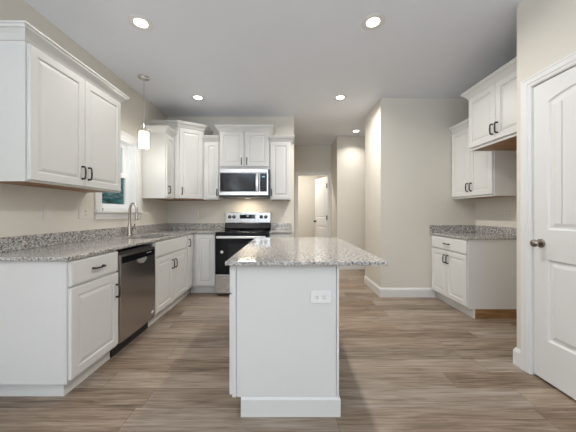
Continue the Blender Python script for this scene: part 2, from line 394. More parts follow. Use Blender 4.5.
# ------------------------------------------------------------------ near-right door
def arch_outline(x0, x1, z0, z1, rise, n=14):
    def f(i):
        a, b, c, d = x0+i, x1-i, z0+i, z1-i
        pts = [(a, c), (b, c), (b, d-rise)]
        for k in range(1, n):
            u = k/n; x = b+(a-b)*u; pts.append((x, d-rise+rise*math.sin(PI*u)**0.8))
        pts.append((a, d-rise)); return pts
    return f
def panel_door(parent, w, h, t=0.035, name='door_leaf'):
    """local x 0..w, z 0..h, front at y=0 facing -y, camber-top upper panel and square lower panel on both faces"""
    bm = bmesh.new(); s = 0.105
    up = arch_outline(s, w-s, 1.065, h-0.098, 0.048); lo = rect_fn(s, w-s, 0.285, 0.855)
    steps = [(0, 0), (0.004, 0.005), (0.010, 0.010), (0.022, 0.010), (0.045, 0.003), (0.050, 0.0025)]
    for sgn in (1, -1):
        Y = (lambda d: d) if sgn == 1 else (lambda d: t-d)
        outer = [bm.verts.new((x, Y(0), z)) for x, z in ((0,0), (w,0), (w,h), (0,h))]
        inner = []
        for fn in (up, lo):
            R = []
            for ins, d in steps: R.append([bm.verts.new((x, Y(d), z)) for x, z in fn(ins)])
            k = len(R[0])
            for a, b in zip(R, R[1:]):
                for i in range(k): bm.faces.new((a[i], a[(i+1)%k], b[(i+1)%k], b[i]))
            
            pf = bm.faces.new(R[-1]); inner.append(R[0])
            if fn is up: pf.material_index = 1
        edges = []
        for loop in [outer]+inner:
            for i in range(len(loop)):
                e = bm.edges.get((loop[i], loop[(i+1)%len(loop)])) or bm.edges.new((loop[i], loop[(i+1)%len(loop)])); edges.append(e)
        bmesh.ops.triangle_fill(bm, use_beauty=True, edges=edges)
        if sgn == 1: o1 = outer
        else: o2 = outer
    for i in range(4): bm.faces.new((o1[i], o1[(i+1)%4], o2[(i+1)%4], o2[i]))
    leaf = obj(name, bm, TRIM, parent); leaf.data.materials.append(PLANKED)
    return leaf
CAS = [(0.0, 0), (0.0, 0.008), (0.010, 0.012), (0.024, 0.013), (0.030, 0.017), (0.060, 0.018), (0.068, 0.021), (0.078, 0.021), (0.080, 0.018), (0.080, 0)]
def casing(name, parent, u0, u1, h, m=TRIM, wdt=0.08, z0=0.0, closed=False):
    """flat casing around an opening in local x-z plane, projecting to -y"""
    bm = bmesh.new(); sc = wdt/0.08
    def loop(o): 
        o *= sc
        return [(u0-o, z0), (u0-o, h+o), (u1+o, h+o), (u1+o, z0)] if not closed else [(u0-o, z0-o), (u0-o, h+o), (u1+o, h+o), (u1+o, z0-o)]
    L = [[bm.verts.new((x, -d, z)) for x, z in loop(o)] for o, d in CAS]
    L.append(L[0]); k = 4
    for a, b in zip(L, L[1:]):
        for i in range(k if closed else k-1): bm.faces.new((a[i], a[(i+1)%k], b[(i+1)%k], b[i]))
    if not closed:
        bm.faces.new([l[0] for l in L[:-1]]); bm.faces.new([l[3] for l in L[:-1]])
    return obj(name, bm, m, parent)
# local x -> -Y for rotz=-90: wall facing -X
d1 = sempty('door_1', (1.82, 1.938, 0), -R90, 'white two-panel arched closet door with round nickel knob, at the right edge', 'door')
casing('door_casing', d1, 0.009, 0.816, 2.136, wdt=0.075).location = (0, -0.0005, 0)
bm = bmesh.new(); box(bm, 0.0005, 0.012, 0, 0.12, 0, 2.133); box(bm, 0.813, 0.8245, 0, 0.12, 0, 2.133); box(bm, 0.0005, 0.8245, 0, 0.12, 2.133, 2.1445)
obj('door_jamb', bm, TRIM, d1)
leaf = panel_door(d1, 0.795, 2.110); leaf.location = (0.014, 0.004, 0.018)
def knob(parent, x, z, y=0):
    bm = bmesh.new()
    lathe(bm, [(0.0, -0.068), (0.012, -0.067), (0.022, -0.061), (0.027, -0.050), (0.024, -0.039), (0.014, -0.032), (0.011, -0.028), (0.011, -0.012), (0.024, -0.010), (0.031, -0.006), (0.032, 0.0)], 24, (x, y, z), 'y')
    return obj('door_knob', bm, KNOB, parent, smooth=True)
knob(leaf, 0.057, 0.965)

# far doorway
d2 = sempty('door_2', (0.26, 6.3, 0), 0, 'white door standing open with dark hinges at the end of the hall', 'door')
casing('door_casing', d2, 0, 0.75, 2.13, wdt=0.07).location = (0, -0.0005, 0)
bm = bmesh.new(); box(bm, 0.0005, 0.012, 0, 0.12, 0, 2.118); box(bm, 0.738, 0.7495, 0, 0.12, 0, 2.118); box(bm, 0.0005, 0.7495, 0, 0.12, 2.118, 2.1295)
obj('door_jamb', bm, TRIM, d2)
lf = panel_door(d2, 0.72, 2.095); lf.rotation_euler = (0, 0, -math.radians(72)); 
# leaf local x runs from latch side to hinge side
ang = -math.radians(72); hx, hy = 0.733, 0.13
lf.location = (hx-0.72*math.cos(ang), hy-0.72*math.sin(ang), 0.012)
k2 = knob(lf, 0.055, 0.965); k2.data.materials[0] = HAND
for z in (0.28, 1.07, 1.86):
    bm = bmesh.new(); box(bm, 0.68, 0.719, -0.004, -0.0003, z-0.05, z+0.05); tube(bm, [(0.724, -0.010, z-0.058), (0.724, -0.010, z+0.058)], 0.012, 8)
    obj('hinge', bm, HAND, lf)
# ------------------------------------------------------------------ sink window (left wall, rotz=90: local x -> +Y, front -y -> +X)
w1 = sempty('window_1', (WL, W0, 0), R90, 'white double-hung window with flat casing above the sink', 'window')
cw = W1-W0
bm = bmesh.new()
box(bm, -0.09, 0, -0.018, -0.0005, WZ0-0.02, WZ1+0.09); box(bm, cw, cw+0.09, -0.018, -0.0005, WZ0-0.02, WZ1+0.09); box(bm, 0, cw, -0.018, -0.0005, WZ1, WZ1+0.09)
obj('window_casing', bm, TRIM, w1, 0.002)
bx('window_sill', (-0.10, cw+0.10, -0.040, -0.0005, WZ0-0.045, WZ0-0.021), TRIM, w1, 0.003)
bx('window_apron', (-0.09, cw+0.09, -0.016, -0.0005, WZ0-0.115, WZ0-0.046), TRIM, w1, 0.002)
bm = bmesh.new(); e = 0.0006
box(bm, e, 0.02, 0.0, 0.15, WZ0+e, WZ1-e); box(bm, 0.02, 0.040, 0.075, 0.15, WZ0+0.012, WZ1-0.02); box(bm, cw-0.040, cw-0.02, 0.075, 0.15, WZ0+0.012, WZ1-0.02); box(bm, cw-0.02, cw-e, 0, 0.15, WZ0+e, WZ1-e); box(bm, 0.02, cw-0.02, 0, 0.15, WZ1-0.02, WZ1-e); box(bm, 0.02, cw-0.02, -0.02, 0.15, WZ0-0.02, WZ0+0.012)
obj('window_frame', bm, VINYL, w1)
def sash(y, z0, z1, fw=0.052, sw=0.072):
    bm = bmesh.new(); a, b = 0.041, cw-0.041
    box(bm, a, a+sw, y, y+0.03, z0, z1); box(bm, b-sw, b, y, y+0.03, z0, z1); box(bm, a+sw, b-sw, y, y+0.03, z0, z0+fw); box(bm, a+sw, b-sw, y, y+0.03, z1-fw, z1)
    s = obj('window_sash', bm, VINYL, w1, 0.002)
    bx('glass_pane', (a+sw-0.003, b-sw+0.003, y+0.012, y+0.016, z0+fw-0.003, z1-fw+0.003), GLASS, s)
mid = (WZ0+WZ1)/2
sash(0.076, WZ0+0.013, mid+0.02); sash(0.110, mid-0.02, WZ1-0.021)
# rear openings (behind the camera)
for nm, (a, b, c, d), lb in (('window_2', (0.25, 1.65, 0.4, 2.4), 'white framed window in the rear wall behind the camera'), ('window_3', (-1.95, 0.05, 0, 2.4), 'white framed sliding glass door in the rear wall behind the camera')):
    r_ = sempty(nm, ((a+b)/2, RY-0.07, 0), 0, lb, 'window'); hw = (b-a)/2-0.001
    bm = bmesh.new(); c += 0.001; d -= 0.001
    box(bm, -hw, -hw+0.06, 0, 0.05, c, d); box(bm, hw-0.06, hw, 0, 0.05, c, d); box(bm, -0.04, 0.04, 0, 0.05, c, d)
    for s in (-1, 1):
        x0, x1 = sorted((s*0.04, s*(hw-0.06))); box(bm, x0, x1, 0, 0.05, c, c+0.07); box(bm, x0, x1, 0, 0.05, d-0.06, d)
    obj('window_frame', bm, VINYL, r_)
w4 = sempty('side_fill_frame', (WL-0.08, -2.5, 0), R90, 'unseen white frame added around the side fill lamp, left wall behind the camera', 'window')  # opening and frame added for the side fill lamp, out of view
bm = bmesh.new(); hw = 1.149
for x0, x1 in ((-hw, -hw+0.06), (-0.04, 0.04), (hw-0.06, hw)): box(bm, x0, x1, 0, 0.05, 0.551, 2.249)
for x0, x1 in ((-hw+0.06, -0.04), (0.04, hw-0.06)): box(bm, x0, x1, 0, 0.05, 0.551, 0.61); box(bm, x0, x1, 0, 0.05, 2.19, 2.249)
obj('window_frame', bm, VINYL, w4)
# outside
g = struct(bx('ground', (-60, -2.4, -30, 60, -0.7, -0.6), GRASS))
def tree(x, y, h, r, label, name, cat):
    t = thing(name, label, cat, (x, y, -0.6), 0, 'evergreens beyond the sink window')
    bm = bmesh.new(); tube(bm, [(0,0,0), (0.03,0,h*0.5), (0,0,h*0.8)], [0.14, 0.10, 0.04], 8); obj('trunk', bm, BARK, t)
    bm = bmesh.new(); rnd = random.Random(int(x*10+y*7))
    for k in range(700):
        u = rnd.random()**0.8; a = rnd.uniform(0, 2*PI); rr = r*(1-u)**0.45*(0.6+0.45*rnd.random())+0.05
        c = Vector((rr*math.cos(a), rr*math.sin(a), h*0.12+u*h*0.86)); s = rnd.uniform(0.14, 0.30)
        m = Matrix.Translation(c) @ Matrix.Rotation(rnd.uniform(0, PI), 4, 'Z') @ Matrix.Rotation(rnd.uniform(-.6, .6), 4, 'X') @ Matrix.Diagonal((s, s*0.8, s*0.45, 1))
        bmesh.ops.create_icosphere(bm, subdivisions=1, radius=1, matrix=m)
    obj('foliage', bm, LEAF, t)
EV = ['dark evergreen shrub outside the sink window, %s' % q for q in ('nearest to the house', 'second from the house', 'third from the house', 'farthest from the house')]
for i, (x, y, h, r) in enumerate(((-8.4, 11.8, 3.5, 1.2), (-10.2, 15.7, 4.3, 1.4), (-14.4, 19.4, 5.2, 1.7), (-12.6, 24.5, 6.4, 2.2))):
    tree(x, y, h, r, EV[i], 'evergreen_shrub', 'shrub')

# ------------------------------------------------------------------ base cabinets
FX = -1.405    # face plane of left run
BZ0, BZ1 = 0.106, 0.898
DT, DB = 0.720, 0.126     # door top / bottom, drawer above
def on_left(y0): return (FX, y0, 0), R90
dL = FX-WL-0.002
# near-left base: Y 1.655..2.145
l, r = on_left(1.657); wN = 0.486
cabinet('base_cabinet', 'white drawer and door base cabinet at the near end of the left counter', 'cabinet', l, r, wN, dL, BZ0, BZ1,
        doors=[(0.012, wN-0.008, DB, DT-0.008, wN-0.036, 0.57)], drawers=[(0.012, wN-0.008, DT+0.006, 0.886, True)], toe=0.055, toe_ends=(0.045, 0.001))
# sink base
l, r = on_left(2.733); wS = 0.875; h2 = wS/2
cabinet('sink_base_cabinet', 'white sink base cabinet with false drawer front and two doors, right of the dishwasher', 'cabinet', l, r, wS, dL, BZ0, BZ1, open_top=True,
        doors=[(0.012, h2-0.002, DB, DT-0.008, h2-0.036, 0.585), (h2+0.002, wS-0.012, DB, DT-0.008, h2+0.036, 0.585)],
        drawers=[(0.012, wS-0.012, DT+0.006, 0.886, False)], toe=0.055, toe_ends=(0.001, 0.001))
# narrow corner cabinet on left run
l, r = on_left(3.610); wC = 0.248
cabinet('corner_base_cabinet', 'narrow white base cabinet with full-height door in the inside corner of the counter', 'cabinet', l, r, wC, dL, BZ0, BZ1,
        doors=[(0.016, wC-0.024, DB, 0.886, 0.052, 0.78)], toe=0.055, toe_ends=(0.001, -0.05))
# back run left of range
FY = 3.86
cabinet('base_cabinet', 'white base cabinet with full-height door between the corner and the range', 'cabinet', (-1.403, FY, 0), 0, 0.361, YB-FY-0.002, BZ0, BZ1,
        doors=[(0.052, 0.340, DB, 0.886, None, 0)], toe=0.055, toe_ends=(-0.05, 0.001))
cabinet('base_cabinet', 'white base cabinet right of the range, mostly behind the island', 'cabinet', (-0.268, FY, 0), 0, 0.325, YB-FY-0.002, BZ0, BZ1,
        doors=[(0.012, 0.313, DB, DT-0.008, 0.05, 0.63)], drawers=[(0.012, 0.313, DT+0.006, 0.886, True)], toe=0.055, toe_ends=(0.001, 0.0))
# right alcove base
wR = 0.745
rb = cabinet('base_cabinet', 'white base cabinet with one drawer and two doors in the right alcove', 'cabinet', (2.065, 3.702, 0), -R90, wR, 0.622, BZ0, BZ1,
        doors=[(0.02, wR/2-0.002, DB, DT-0.008, wR/2-0.032, 0.61), (wR/2+0.002, wR-0.012, DB, DT-0.008, wR/2+0.032, 0.61)],
        drawers=[(0.02, wR-0.012, DT+0.006, 0.886, True)], toe=0.055, toe_ends=(0.0, 0.001))
bx('toe_end_panel', (wR-0.0005, wR+0.004, 0.075, 0.60, 0.0, BZ0-0.001), WOOD, rb)['label'] = 'raw brown wood toe end'
for o in rb.children:
    if o.name.startswith('toe_end'): o.location = (-0.004, 0, 0)

# ------------------------------------------------------------------ counters
S0 = CT-0.023
ct = thing('countertop', 'speckled grey granite countertop wrapping the left wall and corner, with sink cutout', 'countertop', (WL, 1.63, CT))
bm = bmesh.new(); ox, oy = WL, 1.63
xs = [0.001, 0.17, 0.57, -1.382-ox, -1.045-ox]; ys = [0.0, 2.82-oy, 3.52-oy, 3.822-oy, YB-0.001-oy]
fl = {(i, j) for i in range(4) for j in range(4)} - {(3, 0), (3, 1), (3, 2), (1, 1)}
cells(bm, xs, ys, fl, -0.023, 0.0); obj('slab', bm, GRAN, ct, 0.003)
bm = bmesh.new(); box(bm, 0.001, 0.021, 0.0, YB-0.001-oy, 0.0005, 0.105); box(bm, 0.021, -1.045-ox, YB-0.021-oy, YB-0.001-oy, 0.0005, 0.105)
obj('backsplash', bm, GRAN, ct, 0.002)
ct = thing('countertop', 'short piece of speckled granite countertop right of the range', 'countertop', (-0.268, FY, CT))
bx('slab', (0, 0.345, -0.038, YB-FY-0.001, -0.023, 0), GRAN, ct, 0.003)
bx('backsplash', (0, 0.345, YB-FY-0.021, YB-FY-0.001, 0.0005, 0.105), GRAN, ct, 0.002)
ct = thing('countertop', 'speckled granite countertop with backsplash in the right alcove', 'countertop', (2.035, 2.94, CT))
bx('slab', (0, 0.654, 0, 0.769, -0.023, 0), GRAN, ct, 0.003)
bm = bmesh.new(); box(bm, 0, 0.634, 0.749, 0.769, 0.0005, 0.105); box(bm, 0.634, 0.654, 0.0, 0.769, 0.0005, 0.105); obj('backsplash', bm, GRAN, ct, 0.002)

# sink + faucet
sk = thing('kitchen_sink', 'stainless undermount sink basin below the window', 'sink', (-1.66, 3.17, CT-0.0235))
bm = bmesh.new(); a, b, c = 0.197, 0.347, 0.19
def ringv(x, y, z): return [bm.verts.new(p) for p in ((-x,-y,z), (x,-y,z), (x,y,z), (-x,y,z))]
R = [ringv(a+0.02, b+0.02, -0.003), ringv(a+0.02, b+0.02, -0.0005), ringv(a-0.004, b-0.004, -0.0005), ringv(a-0.012, b-0.012, -c+0.02), ringv(a-0.035, b-0.035, -c), ]
for p, q in zip(R, R[1:]):
    for i in range(4): bm.faces.new((p[i], p[(i+1)%4], q[(i+1)%4], q[i]))
bm.faces.new(R[-1]); obj('basin', bm, STEEL, sk)
bm = bmesh.new(); lathe(bm, [(0, 0.003), (0.03, 0.003), (0.04, 0.0)], 20, (0, 0, -c+0.001)); obj('drain', bm, CHROME, sk)
fc = thing('faucet', 'brushed nickel gooseneck pull-down faucet behind the sink', 'faucet', (-1.93, 3.19, CT))
bm = bmesh.new(); lathe(bm, [(0.032, 0.0003), (0.032, 0.008), (0.026, 0.014), (0.023, 0.12), (0.018, 0.16)], 20); obj('base', bm, NICK, fc, smooth=True)
dx, dy = 0.86, -0.51; pts = [(0, 0, 0.12), (0, 0, 0.30)]; rd = 0.075
for k in range(1, 11):
    a = PI*k/11; q = rd*(1-math.cos(a)); pts.append((dx*q, dy*q, 0.30+rd*1.25*math.sin(a)))
pts.append((dx*2*rd, dy*2*rd, 0.285))
bm = bmesh.new(); tube(bm, pts, 0.0145, 12); obj('spout', bm, NICK, fc, smooth=True)
bm = bmesh.new(); tube(bm, [(dx*2*rd, dy*2*rd, 0.284), (dx*2*rd, dy*2*rd, 0.26), (dx*2*rd, dy*2*rd, 0.20)], [0.014, 0.018, 0.020], 12); sp = obj('spray_head', bm, NICK, fc, smooth=True)
bm = bmesh.new(); tube(bm, [(dx*2*rd, dy*2*rd, 0.1995), (dx*2*rd, dy*2*rd, 0.194)], 0.017, 12); obj('nozzle', bm, BPLAS, sp)
bm = bmesh.new(); tube(bm, [(0.0, 0.019, 0.06), (0.0, 0.045, 0.065)], 0.012, 10); tube(bm, [(0.0, 0.045, 0.066), (0.02, 0.055, 0.10), (0.03, 0.06, 0.145)], [0.008, 0.006, 0.007], 8); obj('lever', bm, NICK, fc, smooth=True)

# ------------------------------------------------------------------ dishwasher
dw = thing('dishwasher', 'stainless steel dishwasher with black control strip under the left counter', 'dishwasher', (FX, 2.149, 0), R90)
W = 0.578
bx('body', (0.004, W-0.004, 0.012, 0.56, 0.10, 0.870), BPLAS, dw)
bx('toe_panel', (0.008, W-0.008, 0.05, 0.10, 0.0, 0.099), BPLAS, dw)
# curved door
bm = bmesh.new(); n = 12; zs = (0.118, 0.850)
prev = None
for i in range(n+1):
    z = zs[0]+(zs[1]-zs[0])*i/n; y = -0.022-0.006*math.sin(PI*i/n)
    row = [bm.verts.new((0.006, 0.010, z)), bm.verts.new((0.006, y+0.004, z)), bm.verts.new((0.010, y, z)), bm.verts.new((W-0.010, y, z)), bm.verts.new((W-0.006, y+0.004, z)), bm.verts.new((W-0.006, 0.010, z))]
    if prev:
        for k in range(5): bm.faces.new((prev[k], prev[k+1], row[k+1], row[k]))
    else: bm.faces.new(row)
    prev = row
bm.faces.new(prev); dd = obj('door', bm, STEELH, dw, smooth=True)
bx('control_strip', (0.035, W-0.02, -0.0305, -0.020, 0.775, 0.832), BGLASS, dd, 0.002)
for k in range(5): bx('indicator', (0.40+k*0.018, 0.41+k*0.018, -0.0312, -0.0306, 0.808, 0.812), PLATE, dd)
bm = bmesh.new()   # half-round pocket pull below the strip
N_ = 12; o_ = [(0.080*math.cos(PI+PI*k/N_), 0.774+0.048*math.sin(PI+PI*k/N_)) for k in range(N_+1)]
f = [bm.verts.new((0.32+x, -0.0335, z)) for x, z in o_]; b = [bm.verts.new((0.32+x*0.9, -0.024, 0.774+(z-0.774)*0.9)) for x, z in o_]
bm.faces.new(f); bm.faces.new(b[::-1])
for i in range(N_+1): bm.faces.new((f[i], f[(i+1)%(N_+1)], b[(i+1)%(N_+1)], b[i]))
obj('pocket_pull', bm, BRIGHT, dd)
bx('badge', (W-0.075, W-0.035, -0.0255, -0.022, 0.175, 0.20), PLATE, dd)

# ------------------------------------------------------------------ range
rg = thing('kitchen_range', 'freestanding electric range with black glass oven door and stainless backguard', 'range', (-1.035, 3.735, 0)); W = 0.76
bm = bmesh.new(); box(bm, 0.002, W-0.002, 0.03, 0.672, 0.035, 0.905); obj('body', bm, BLACK, rg)
bx('cooktop', (0.0, W, 0.0, 0.60, 0.906, 0.925), BGLASS, rg, 0.004)
for (x, y, r_) in ((0.20, 0.17, 0.11), (0.57, 0.16, 0.085), (0.20, 0.43, 0.08), (0.57, 0.43, 0.10)):
    bm = bmesh.new(); lathe(bm, [(r_, 0.9252), (r_, 0.9258), (r_-0.006, 0.9258), (r_-0.006, 0.9252)], 32, (x, y, 0)); obj('burner_ring', bm, plain('burner_mark', (0.16,0.16,0.17), 0.3) if 'burner_mark' not in bpy.data.materials else bpy.data.materials['burner_mark'], rg)
od = bx('oven_door', (0.004, W-0.004, -0.004, 0.029, 0.322, 0.895), BGLASS, rg, 0.004)
bx('oven_window', (0.19, W-0.19, -0.0052, -0.0042, 0.46, 0.755), OVWIN, od)
bm = bmesh.new(); box(bm, 0.03, W-0.03, -0.052, -0.036, 0.838, 0.872); 
for x in (0.05, W-0.075): box(bm, x, x+0.025, -0.036, -0.0045, 0.843, 0.867)
obj('oven_handle', bm, BRIGHT, od, 0.005)
bm = bmesh.new(); lathe(bm, [(0, -0.0056), (0.021, -0.0056), (0.021, -0.0042)], 24, (0.100, 0, 0.640), 'y'); s_ = obj('sticker', bm, PLATE, od); s_['label'] = 'round white sticker'
bx('storage_drawer', (0.004, W-0.004, -0.004, 0.029, 0.045, 0.315), STEEL, rg, 0.004)
bg_ = bx('backguard', (0.0, W, 0.62, 0.672, 1.035, 1.212), STEEL, rg, 0.006)
bm = bmesh.new(); v = []
for x in (0.0, W): v.append([bm.verts.new((x, y, z)) for y, z in ((0.601, 0.926), (0.585, 0.95), (0.612, 1.034), (0.672, 1.034), (0.672, 0.926))])
bm.faces.new(v[0]); bm.faces.new(v[1][::-1])
for i in range(5): bm.faces.new((v[0][i], v[0][(i+1)%5], v[1][(i+1)%5], v[1][i]))
obj('rear_vent', bm, BLACK, rg, 0.004)
bx('clock_panel', (0.245, 0.505, 0.6165, 0.6195, 1.105, 1.172), BGLASS, bg_)
bx('clock_digits', (0.360, 0.390, 0.6155, 0.6163, 1.145, 1.156), LED, bg_)
for x in (0.075, 0.147, 0.605, 0.680):
    bm = bmesh.new(); lathe(bm, [(0.0, 0.586), (0.016, 0.586), (0.020, 0.590), (0.022, 0.612), (0.029, 0.614), (0.029, 0.6195)], 20, (x, 0, 1.135), 'y')
    k = obj('control_knob', bm, BPLAS, bg_, smooth=True); bx('pointer', (x-0.0018, x+0.0018, 0.5852, 0.5858, 1.138, 1.152), PLATE, k)
# small logo above the clock
bm = bmesh.new(); lathe(bm, [(0, 0.6185), (0.009, 0.6185), (0.009, 0.6199)], 16, (0.375, 0, 1.190), 'y'); obj('badge', bm, CHROME, bg_)

# ------------------------------------------------------------------ microwave
mw = thing('microwave', 'stainless over-the-range microwave with black glass door', 'microwave', (-1.025, 3.92, 1.44)); W = 0.76; HH = 0.423
bx('body', (0.004, W-0.001, 0.03, 0.498, 0.0, HH), BLACK, mw)
bx('vent_grille', (0.004, W-0.02, 0.0, 0.029, 0.372, HH), STEEL, mw, 0.003)
md = bx('door', (0.004, 0.615, -0.004, 0.029, 0.028, 0.370), STEEL, mw, 0.003)
bx('door_glass', (0.016, 0.606, -0.0065, -0.0042, 0.082, 0.362), BGLASS, md)
bx('door_window', (0.062, 0.530, -0.0075, -0.0066, 0.112, 0.335), OVWIN, md)
bm = bmesh.new(); pts = []
for k in range(9):
    u = k/8; pts.append((0.577, -0.028-0.020*math.sin(PI*u), 0.088+0.268*u))
pv = None
for x, y, z in pts:
    row = [bm.verts.new(p) for p in ((x-0.020, y+0.008, z), (x-0.016, y, z), (x+0.016, y, z), (x+0.020, y+0.008, z), (x+0.018, y+0.014, z), (x-0.018, y+0.014, z))]
    if pv:
        for i in range(6): bm.faces.new((pv[i], pv[(i+1)%6], row[(i+1)%6], row[i]))
    else: bm.faces.new(row)
    pv = row
bm.faces.new(pv); box(bm, 0.567, 0.587, -0.018, -0.0068, 0.098, 0.118); box(bm, 0.567, 0.587, -0.018, -0.0068, 0.326, 0.346)
obj('door_handle', bm, BRIGHT, md, smooth=True)
cp = bx('control_panel', (0.617, 0.742, -0.004, 0.029, 0.028, 0.370), STEEL, mw, 0.003)
bx('keypad', (0.621, 0.722, -0.0065, -0.0042, 0.082, 0.362), BGLASS, cp)
bx('clock_digits', (0.650, 0.690, -0.0073, -0.0066, 0.300, 0.314), LED, cp)
KEYM = plain('key_print', (0.10, 0.10, 0.11), 0.5)
for i in range(3):
    for j in range(4): bx('key', (0.640+i*0.025, 0.654+i*0.025, -0.0071, -0.0066, 0.115+j*0.04, 0.121+j*0.04), KEYM, cp)
bx('bottom_vent', (0.02, W-0.02, 0.008, 0.029, 0.002, 0.026), BPLAS, mw)
bx('cooktop_lamp', (0.34, 0.42, 0.34, 0.38, -0.002, -0.0005), emit('cooktop_lamp_lens', (1.0, 0.86, 0.66), 1.2), mw)
area('microwave_light', (-0.645, 4.20, 1.432), 0.26, 1.7, (1.0, 0.86, 0.66), (0,0,0), 0.05)

# ------------------------------------------------------------------ wall cabinets
UZ0, UZ1 = 1.407, 2.335; dU = 0.328
def upper_left(y0, wd, label, doors, path, z1=UZ1):
    return cabinet('wall_cabinet', label, 'cabinet', (WL+dU+0.002, y0, 0), R90, wd, dU, UZ0, z1, doors=doors, wood_bottom=True, crown_path=path)
wA = 0.955
upper_left(1.687, wA, 'large white two-door wall cabinet nearest on the left wall',
    [(0.012, wA/2-0.002, UZ0+0.012, UZ1-0.026, wA/2-0.034, 1.53), (wA/2+0.002, wA-0.012, UZ0+0.012, UZ1-0.026, wA/2+0.034, 1.53)], [(0, dU-0.001), (0, 0), (wA, 0), (wA, dU-0.001)])
wB = 0.249
upper_left(3.630, wB, 'narrow white wall cabinet right of the window, beside the corner cabinet',
    [(0.012, wB-0.008, UZ0+0.012, UZ1-0.026, 0.055, 1.53)], [(0, dU-0.001), (0, 0), (wB-0.001, 0)])
# corner cabinet, pentagon plan
cc = thing('corner_wall_cabinet', 'taller white angled wall cabinet in the back left corner', 'cabinet', (WL, YB, 0))
TZ = 2.50
def P(x, y): return (x-WL, y-YB)
pl = [P(WL+0.001, 3.88), P(-1.63, 3.88), P(-1.31, 4.09), P(-1.31, YB-0.001), P(WL+0.001, YB-0.001)]
bm = bmesh.new(); lo = [bm.verts.new((x, y, UZ0+0.012)) for x, y in pl]; hi = [bm.verts.new((x, y, TZ)) for x, y in pl]
bm.faces.new(lo[::-1]); bm.faces.new(hi)
for i in range(5): bm.faces.new((lo[i], lo[(i+1)%5], hi[(i+1)%5], hi[i]))
obj('body', bm, WHITE, cc, 0.0015)
bm = bmesh.new(); lo = [bm.verts.new((x, y, UZ0)) for x, y in pl]; hi = [bm.verts.new((x, y, UZ0+0.0115)) for x, y in pl]
bm.faces.new(lo[::-1]); bm.faces.new(hi)
for i in range(5): bm.faces.new((lo[i], lo[(i+1)%5], hi[(i+1)%5], hi[i]))
obj('bottom_panel', bm, WOOD, cc)
ang = math.atan2(4.09-3.88, -1.31+1.63); ww = math.hypot(0.32, 0.21)
dd = obj('door', raised_door(0.022, ww-0.022, UZ0+0.014, TZ-0.026, 0), WHITE, cc)
dd.location = (pl[1][0]+math.sin(ang)*0.001, pl[1][1]-math.cos(ang)*0.001, 0); dd.rotation_euler = (0,0,ang)
handle(dd, 0.055, 1.53, -0.020)
crown(cc, pl[0:1]+pl[1:4], TZ)
# between corner and microwave cabinet
cabinet('wall_cabinet', 'narrow white wall cabinet between the corner cabinet and the microwave', 'cabinet', (-1.308, YB-dU-0.002, 0), 0, 0.246, dU, UZ0, UZ1,
    doors=[(0.020, 0.238, UZ0+0.012, UZ1-0.026, 0.214, 1.52)], wood_bottom=True, crown_path=[(0.002, 0), (0.245, 0)])
wM = 0.784
cabinet('wall_cabinet', 'white two-door wall cabinet directly above the microwave', 'cabinet', (-1.059, YB-dU-0.002-0.01, 0), 0, wM, dU+0.01, 1.885, TZ,
    doors=[(0.012, wM/2-0.012, 1.925, TZ-0.026, wM/2-0.042, 2.01), (wM/2+0.012, wM-0.012, 1.925, TZ-0.026, wM/2+0.042, 2.01)], crown_path=[(0, dU), (0, 0), (wM, 0), (wM, dU)])
cabinet('wall_cabinet', 'narrow white wall cabinet right of the microwave at the end of the back wall', 'cabinet', (-0.272, YB-dU-0.002, 0), 0, 0.330, dU, UZ0, UZ1,
    doors=[(0.012, 0.318, UZ0+0.012, UZ1-0.026, 0.034, 1.52)], wood_bottom=True, crown_path=[(0.002, 0), (0.330, 0), (0.330, dU-0.001)])
# right alcove uppers
wR = 0.75
cabinet('wall_cabinet', 'white two-door wall cabinet over the right alcove counter', 'cabinet', (2.36, 3.705, 0), -R90, wR, 0.328, UZ0-0.012, UZ1,
    doors=[(0.012, wR/2-0.002, UZ0+0.012, UZ1-0.026, wR/2-0.034, 1.53), (wR/2+0.002, wR-0.012, UZ0+0.012, UZ1-0.026, wR/2+0.034, 1.53)], wood_bottom=True, crown_path=[(0.001, 0), (wR-0.001, 0)])
wF = 0.775
cabinet('fridge_cabinet', 'deep white two-door cabinet over the empty fridge space', 'cabinet', (2.072, 2.950, 0), -R90, wF, 0.603, 1.90, TZ,
    doors=[(0.012, wF/2-0.002, 1.925, TZ-0.022, wF/2-0.030, 2.035), (wF/2+0.002, wF-0.012, 1.925, TZ-0.022, wF/2+0.030, 2.035)], wood_bottom=True, crown_path=[(0, 0.602), (0, 0), (wF-0.002, 0)])

# ------------------------------------------------------------------ island
isl = thing('kitchen_island', 'white kitchen island cabinet with paneled end and electrical outlet', 'island', (0, 1.53, 0)); IL = 1.40
bx('body', (-0.321, 0.292, 0.012, IL, 0.115, 0.898), WHITE, isl)
bx('end_panel', (-0.297, 0.289, 0.004, 0.0115, 0.115, 0.898), WHITE, isl)
bx('corner_stile', (-0.323, -0.3005, 0.0, 0.0115, 0.115, 0.898), WHITE, isl, 0.001)
bx('corner_stile', (0.2925, 0.306, -0.001, 0.03, 0.115, 0.898), WHITE, isl, 0.001)
bx('back_panel', (0.2925, 0.302, 0.031, IL, 0.0, 0.898), WHITE, isl)
bx('toe_kick', (-0.268, 0.292, 0.012, IL-0.01, 0.0, 0.1145), WHITE, isl)
bm = bmesh.new(); sweep(bm, [(-0.272, 0.0115), (0.3025, 0.0115), (0.3025, IL)], [(0, 0), (0.013, 0), (0.013, 0.100), (0.009, 0.108), (0.004, 0.1145), (0, 0.1145)])
obj('base_trim', bm, WHITE, isl)
